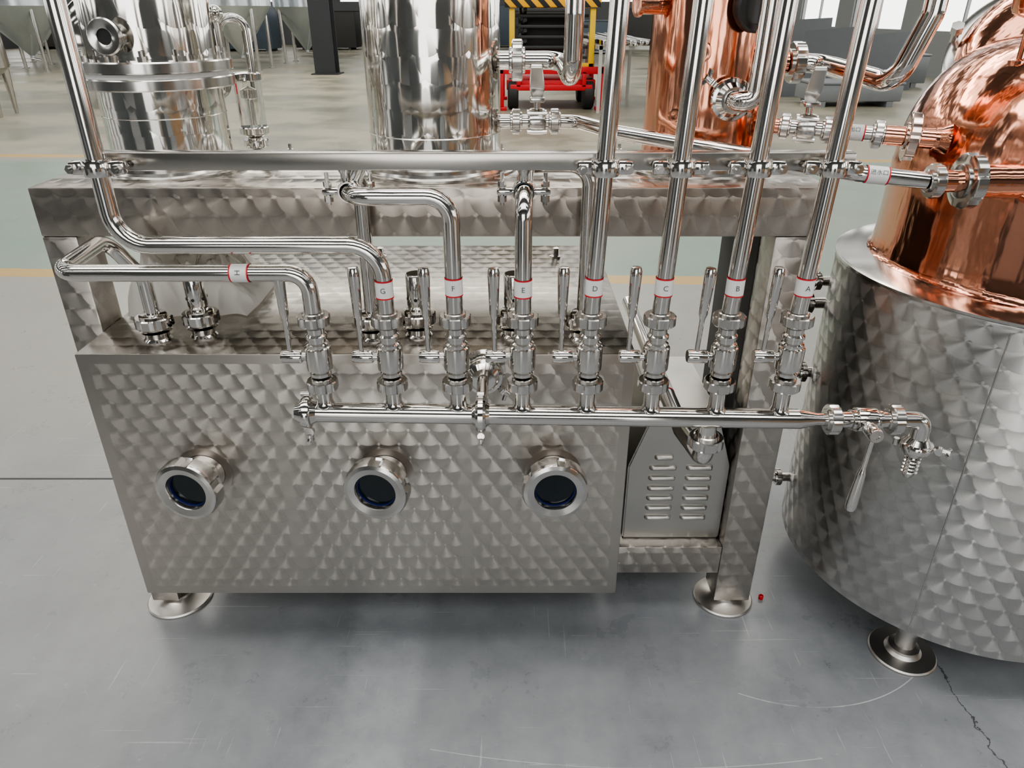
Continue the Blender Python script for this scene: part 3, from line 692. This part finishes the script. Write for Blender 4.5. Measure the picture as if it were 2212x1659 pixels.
# ------------------------------------------------------------ KETTLE
KX,KY,KR=1.334,1.747,.476
kt=thing('copper_still_kettle',(KX,KY,0),'large copper still kettle set in an engine-turned stainless jacket','still')
bm=newbm(); lathe(bm,[(0,.15),(KR-.012,.15),(KR,.158),(KR,1.020),(KR-.003,1.025)],(KX,KY,0),seg=160,closed=False); finish(bm,'steel_jacket','ket',kt)
bm=newbm(); lathe(bm,[(KR-.003,1.025),(KR+.004,1.027),(KR+.004,1.033),(KR-.004,1.036),(.40,1.046)],(KX,KY,0),seg=160,closed=False); finish(bm,'jacket_rim','pol2',kt)
bm=newbm(); pr=[(.414,1.040),(.403,1.046),(.395,1.062),(.391,1.10),(.390,1.18),(.389,1.25),(.390,1.266),(.387,1.280)]
pr+=[((.387*math.cos(a)**.60),1.280+.290*math.sin(a)) for a in [pi/2*i/26 for i in range(1,26)]]+[(0,1.571)]
lathe(bm,pr,(KX,KY,0),seg=160,closed=False); finish(bm,'copper_pot','cop',kt,ang=50)
d=Vector((-.30,-.62,.75)).normalized(); o=Vector((1.39,1.93,1.47))
bm=newbm(); lathe(bm,[(.245,-.20),(.245,0.0),(.28,.004),(.292,.010),(.292,.030),(.28,.036),(.25,.040)],o,d,96,closed=False); finish(bm,'manway_ring','pol2',kt)
bm=newbm(); lathe(bm,[(.268,.037)]+[(.262*math.cos(a),.040+.11*math.sin(a)) for a in [pi/2*i/14 for i in range(1,14)]]+[(0,.15)],o,d,96,closed=False); finish(bm,'manway_lid','cop',kt)
for k in range(5):
    bm=newbm(); q_=frame_of(d)@Vector((.285*math.cos(k*pi/2.5+1.2),.285*math.sin(k*pi/2.5+1.2),.03))+o
    cyl(bm,q_-d*.04,q_+d*.03,.010,seg=14); cyl(bm,q_+d*.03,q_+d*.05,.016,seg=6); finish(bm,'manway_bolt','pol2',kt)
bm=newbm(); wp=Vector((1.038,1.3746,0)); dirn=(wp-Vector((KX,KY,0))).normalized(); q=Vector((KX,KY,0))+dirn*KR
tube(bm,[q+Vector((0,0,.17)),q+Vector((0,0,1.01))],.0018,seg=8); finish(bm,'weld_seam','pol2',kt)
for (fx,fy) in ((1.098,1.452),(1.60,1.48),(1.10,2.05),(1.60,2.03)): foot(kt,fx,fy,.088,.09,.032,.155)
bm=newbm(); gx_,gy_=1.075,1.66
cyl(bm,(gx_,gy_,1.46),(gx_,gy_,1.60),.010); lathe(bm,[(.024,1.50),(.024,1.512),(.012,1.515)],(gx_,gy_,0)); lathe(bm,[(.012,1.59),(.040,1.60),(.045,1.61),(.045,1.67),(.04,1.68),(0,1.68)],(gx_,gy_,0)); finish(bm,'pressure_gauge','cop',kt)
bm=newbm(); cyl(bm,(.932,1.472,1.300),(1.075,1.472,1.300),.033); weld_bead(bm,(1.05,1.472,1.30),(1,0,0),.035,.005); lathe(bm,[(.033,0),(.037,.01),(.048,.03)],(1.02,1.472,1.300),(1,0,0)); finish(bm,'inlet_port','cop',kt)
bm=newbm(); lathe(bm,[(.024,0),(.026,.012),(.036,.028)],b_-dd*.016,dd); finish(bm,'inlet_port','cop',kt)
def sidefit(z,y,L,r,mat='pol'):
    xs=KX-math.sqrt(KR**2-(y-KY)**2)
    bm=newbm(); tube(bm,[(xs+.01,y,z),(xs-L,y,z)],r); nut(bm,(xs-L*.55,y,z),(1,0,0),r*1.9,.008,r*1.1)
    lathe(bm,[(r*1.9,0),(r*1.9,.01),(r,.012)],(xs-L,y,z),(-1,0,0))
    finish(bm,'jacket_fitting',mat,kt)
sidefit(.93,1.93,.065,.014); sidefit(.865,1.93,.085,.016); sidefit(.66,1.90,.05,.016); sidefit(.30,1.88,.07,.014)
bm=newbm(); xs=KX-math.sqrt(KR**2-.15**2); tube(bm,[(xs-.055,1.9,.66),(xs-.13,1.9,.66)],.022); finish(bm,'copper_nipple','cop',kt)
# ------------------------------------------------------------ CLOTH
bm=newbm(); nx,ny=130,100; V=[]
rid=lambda x,y,a,b,k:(1-abs(mn.noise(Vector((x*a,y*b,k))))*2.2)
for j in range(ny+1):
    for i in range(nx+1):
        s,t=i/nx,j/ny; x=-.985+.31*s; y=1.70+.34*t
        e=min(1,min(s*5,(1-s)*3.0))*min(1,min(t*5,(1-t)*4)); e=max(e,0)**.5
        h=.105*e+.07*e*mn.noise(Vector((x*8,y*8,1)))+.065*e*max(0,rid(x,y,13,8,4))**2+.035*e*max(0,rid(x,y,24,30,9))**2+.003
        h*=1-.45*s
        xx=x+.014*mn.noise(Vector((x*14,y*14,7))); yy=y+.03*mn.noise(Vector((x*12,y*12,9)))
        V.append(bm.verts.new((xx,yy,BZ1+.002+max(h,.002))))
for j in range(ny):
    for i in range(nx):
        a=j*(nx+1)+i; bm.faces.new([V[a],V[a+1],V[a+nx+2],V[a+nx+1]])
cl=finish(bm,'canvas_cloth','cloth',ang=180); tagit(cl,'crumpled off-white canvas cloth lying on the tank lid','cloth')
bm=newbm(); lathe(bm,[(.007,0),(.0075,.012),(.005,.014),(.004,.004),(0,.004)],(.765,1.66,0),seg=20); rc=finish(bm,'plastic_cap','redp'); tagit(rc,'tiny red plastic cap lying on the floor','cap')
# ------------------------------------------------------------ BACKGROUND
def conical(x,y,r,ztip,zc,lab):
    root=thing('conical_tank',(x,y,0),lab,'tank','conical fermenting tanks in the workshop')
    bm=newbm(); lathe(bm,[(.06,ztip-.12),(.06,ztip),(.09,ztip+.02),(r,zc),(r+.02,zc+.03),(r+.02,zc+2.6),(r*.6,zc+3.1),(0,zc+3.2)],(x,y,0),seg=48); finish(bm,'tank_body','tank',root)
    for k in range(4):
        a=pi/4+k*pi/2; px,py=x+r*.92*math.cos(a),y+r*.92*math.sin(a)
        bm=newbm(); cyl(bm,(px,py,.02),(px,py,zc+.1),.055,seg=12); cyl(bm,(px,py,0),(px,py,.03),.11,seg=16); finish(bm,'leg','pol2',root)
    bm=newbm(); cyl(bm,(x,y-.05,ztip-.08),(x+.5,y-.4,ztip-.12),.035,seg=12); finish(bm,'drain_elbow','pol2',root)
for (x,y,r) in ((-8.6,25.2,1.05),(-7.5,29,1.0),(-15.2,25,1.3),(-17.0,28.4,1.2),(-13.0,30,1.1)):
    conical(x,y,r,.42,1.78,'film-covered steel conical tank on four tubular legs')
bm=newbm(); cx,cy=-5.5,23.3
box(bm,cx-.3,cx+.3,cy-.3,cy-.26,0,8); box(bm,cx-.3,cx+.3,cy+.26,cy+.3,0,8); box(bm,cx-.02,cx+.02,cy-.26,cy+.26,0,8); box(bm,cx-.4,cx+.4,cy-.4,cy+.4,0,.03)
sc_=finish(bm,'steel_column','dgrey',smooth=False); tagit(sc_,'dark painted steel building column','column')
lt=thing('stainless_tank',(-9.2,13.4,0),'polished stainless tank on tapered legs','tank')
bm=newbm(); lathe(bm,[(.05,.45),(.5,.75),(.52,.78),(.52,2.6),(0,2.8)],(-9.2,13.4,0),seg=48); finish(bm,'tank_body','pol2',lt)
for a in (-.6,.9,2.5,4):
    bm=newbm(); px,py=-9.2+.44*math.cos(a),13.4+.44*math.sin(a); cyl(bm,(px,py,0),(px,py,1.0),.03,.09,seg=14); finish(bm,'leg','pol2',lt)
ht=thing('horizontal_tank',(-8.0,16.7,0),'stainless horizontal tank on saddle legs','tank')
bm=newbm(); lathe(bm,[(0,-.25),(.5,-.2),(.85,-.05),(.9,0),(.9,2.6),(.85,2.65),(0,2.85)],(-8,15.6,1.05),(0,1,0),56); finish(bm,'tank_body','pol',ht)
for yy in (15.9,17.7):
    bm=newbm(); box(bm,-8.6,-7.4,yy,yy+.15,0,.45,.01); finish(bm,'saddle_leg','pol2',ht)
LX,LY=.72,14.2
sl=thing('scissor_lift',(LX,LY,0),'red and yellow scissor lift with black rubber tyres','scissor lift')
bm=newbm(); box(bm,LX-.82,LX+.82,LY+.1,LY+2.0,.34,.52,.02); box(bm,LX-.95,LX+.95,LY,LY+.12,.62,.74,.01); box(bm,LX-.75,LX+.75,LY,LY+.1,.34,.44,.01)
for s in (-1,1):
    for yy in (LY,LY+1.9):
        box(bm,LX+s*.92-.05,LX+s*.92+.05,yy,yy+.1,.06,.74,.01); box(bm,LX+s*.92-.10,LX+s*.92+.10,yy-.05,yy+.15,.0,.06,.01)
    box(bm,LX+s*.6-.04,LX+s*.6+.04,LY,LY+.1,.4,.66,.01)
finish(bm,'chassis','redp',sl)
for s in (-1,1):
    for yy in (LY+.25,LY+1.6):
        bm=newbm(); lathe(bm,[(.1,-.10),(.24,-.10),(.27,-.07),(.27,.07),(.24,.10),(.1,.10)],(LX+s*.70,yy,.27),(1,0,0),32); finish(bm,'tyre','black',sl)
bm=newbm()
for s in (-1,1): box(bm,LX+s*.72-.05,LX+s*.72+.05,LY+.1,LY+.2,.7,1.68,.01)
box(bm,LX-.77,LX+.77,LY+.1,LY+.2,.72,.80,.01); finish(bm,'mast','yel',sl)
bm=newbm()
for i in range(5):
    z=.86+.17*i
    box(bm,LX-.66,LX+.66,LY+.25,LY+.32,z,z+.05,.01)
    for s in (-1,1):
        cyl(bm,(LX+s*.55,LY+.3,z-.02),(LX+s*.55,LY+1.9,z+.13),.035,seg=8); cyl(bm,(LX+s*.48,LY+1.9,z-.02),(LX+s*.48,LY+.3,z+.13),.035,seg=8)
box(bm,LX-.6,LX+.6,LY+1.0,LY+1.1,.75,1.6,.01)
finish(bm,'scissor_arm','dgrey',sl)
bm=newbm(); box(bm,LX-.85,LX+.85,LY+.05,LY+2.0,1.70,1.92,.01); finish(bm,'platform','haz',sl)
rk=thing('steel_stock_rack',(2.2,16.5,0),'steel rack table loaded with bright metal profiles','rack')
bm=newbm()
for yy in (13.8,16.4,19.2):
    for xx in (1.55,2.45): box(bm,xx-.03,xx+.03,yy-.03,yy+.03,0,1.1)
    box(bm,1.5,2.5,yy-.03,yy+.03,1.04,1.10)
box(bm,1.5,1.56,13.8,19.2,1.04,1.10); box(bm,2.44,2.5,13.8,19.2,1.04,1.10); finish(bm,'rack_frame','frame',rk,smooth=False)
for i in range(14):
    bm=newbm(); x=1.56+.066*i; z=1.10; y0=13.5+random.uniform(0,.6); box(bm,x,x+.055,y0,y0+5.6,z,z+random.choice((.04,.07,.09)),.004); finish(bm,'metal_profile','pol2',rk)
def crate(x,y,w,d,h,mat,lab,name,cat,lid=.04):
    root=thing(name,(x,y,0),lab,cat)
    bm=newbm(); box(bm,x-w/2,x+w/2,y-d/2,y+d/2,.10,h,.02); finish(bm,'housing',mat,root)
    bm=newbm(); box(bm,x-w/2-.02,x+w/2+.02,y-d/2-.02,y+d/2+.02,h,h+lid,.01); finish(bm,'lid',mat,root)
    for sx in (-1,1):
        bm=newbm(); box(bm,x+sx*w*.38-.06,x+sx*w*.38+.06,y-d/2,y+d/2,0,.10); finish(bm,'runner',mat,root)
crate(6.6,15.2,1.7,1.0,.40,'grey','low grey steel crate on skids','steel_crate','crate')
crate(8.9,19.5,2.2,1.4,.7,'grey','grey steel crate on skids','steel_crate','crate')
for (x,y,w_,d_,h_,m_) in ((-2.6,36,2.4,1.6,1.3,'dgrey'),(1.2,38,2.6,1.6,1.7,'clut'),(4.0,36,2.0,1.6,1.3,'blueg'),(-5.6,40,2.6,1.4,1.9,'clut'),(-9.2,40,3.0,1.4,1.7,'clut'),(-12.6,38.5,2.4,1.5,1.9,'blueg'),(-17.5,42,3.2,1.4,1.8,'clut'),(-22.8,41,3.4,1.4,1.9,'clut'),(-.6,43,2.2,1.4,2.0,'blueg'),(6.6,40,2.4,1.4,1.8,'clut')):
    crate(x,y,w_,d_,h_,m_,'dark workshop machine cabinet','machine_cabinet','machine')
# machines behind the viewer, seen mirrored in the polished steel
crate(-2.6,-3.4,1.6,1.0,1.5,'mach','dark workshop machine cabinet','machine_cabinet','machine')
crate(.4,-3.6,1.2,.8,1.1,'mach','dark workshop machine cabinet','machine_cabinet','machine')
crate(2.6,-2.6,1.2,1.2,.9,'wood','plywood transport crate on runners','plywood_crate','crate')
crate(4.6,.6,1.0,1.8,1.2,'wood','plywood transport crate on runners','plywood_crate','crate')
crate(-4.2,-.2,1.0,1.6,1.4,'mach','dark workshop machine cabinet','machine_cabinet','machine')
for (x,y,w_,h_,tl) in ((7.2,17.6,1.3,1.35,.25),(8.7,18.0,1.3,1.25,.2),(8.2,23,2.2,1.5,.15),(6.1,16.6,1.0,1.0,.25)):
    bm=newbm(); vs=[bm.verts.new(q) for q in ((x-w_/2,y,0),(x+w_/2,y+.2,0),(x+w_/2,y+tl+.2,h_),(x-w_/2,y+tl,h_*.93))]
    bm.faces.new(vs); r=bmesh.ops.solidify(bm,geom=bm.faces[:],thickness=.03)
    o=finish(bm,'steel_sheet','grey',smooth=False); tagit(o,'grey steel sheet standing on edge','sheet')
# ------------------------------------------------------------ CAMERA
cam=bpy.data.cameras.new('Camera'); co=bpy.data.objects.new('Camera',cam); COL.objects.link(co); S.camera=co
co.location=(0,0,1.6); co.rotation_euler=(math.radians(90-27.3),0,0)
cam.sensor_width=36; cam.lens=36*1550/2212; cam.clip_start=.05; cam.clip_end=200
S.view_settings.view_transform='AgX'
try: S.view_settings.look='AgX - Medium High Contrast'
except Exception: pass
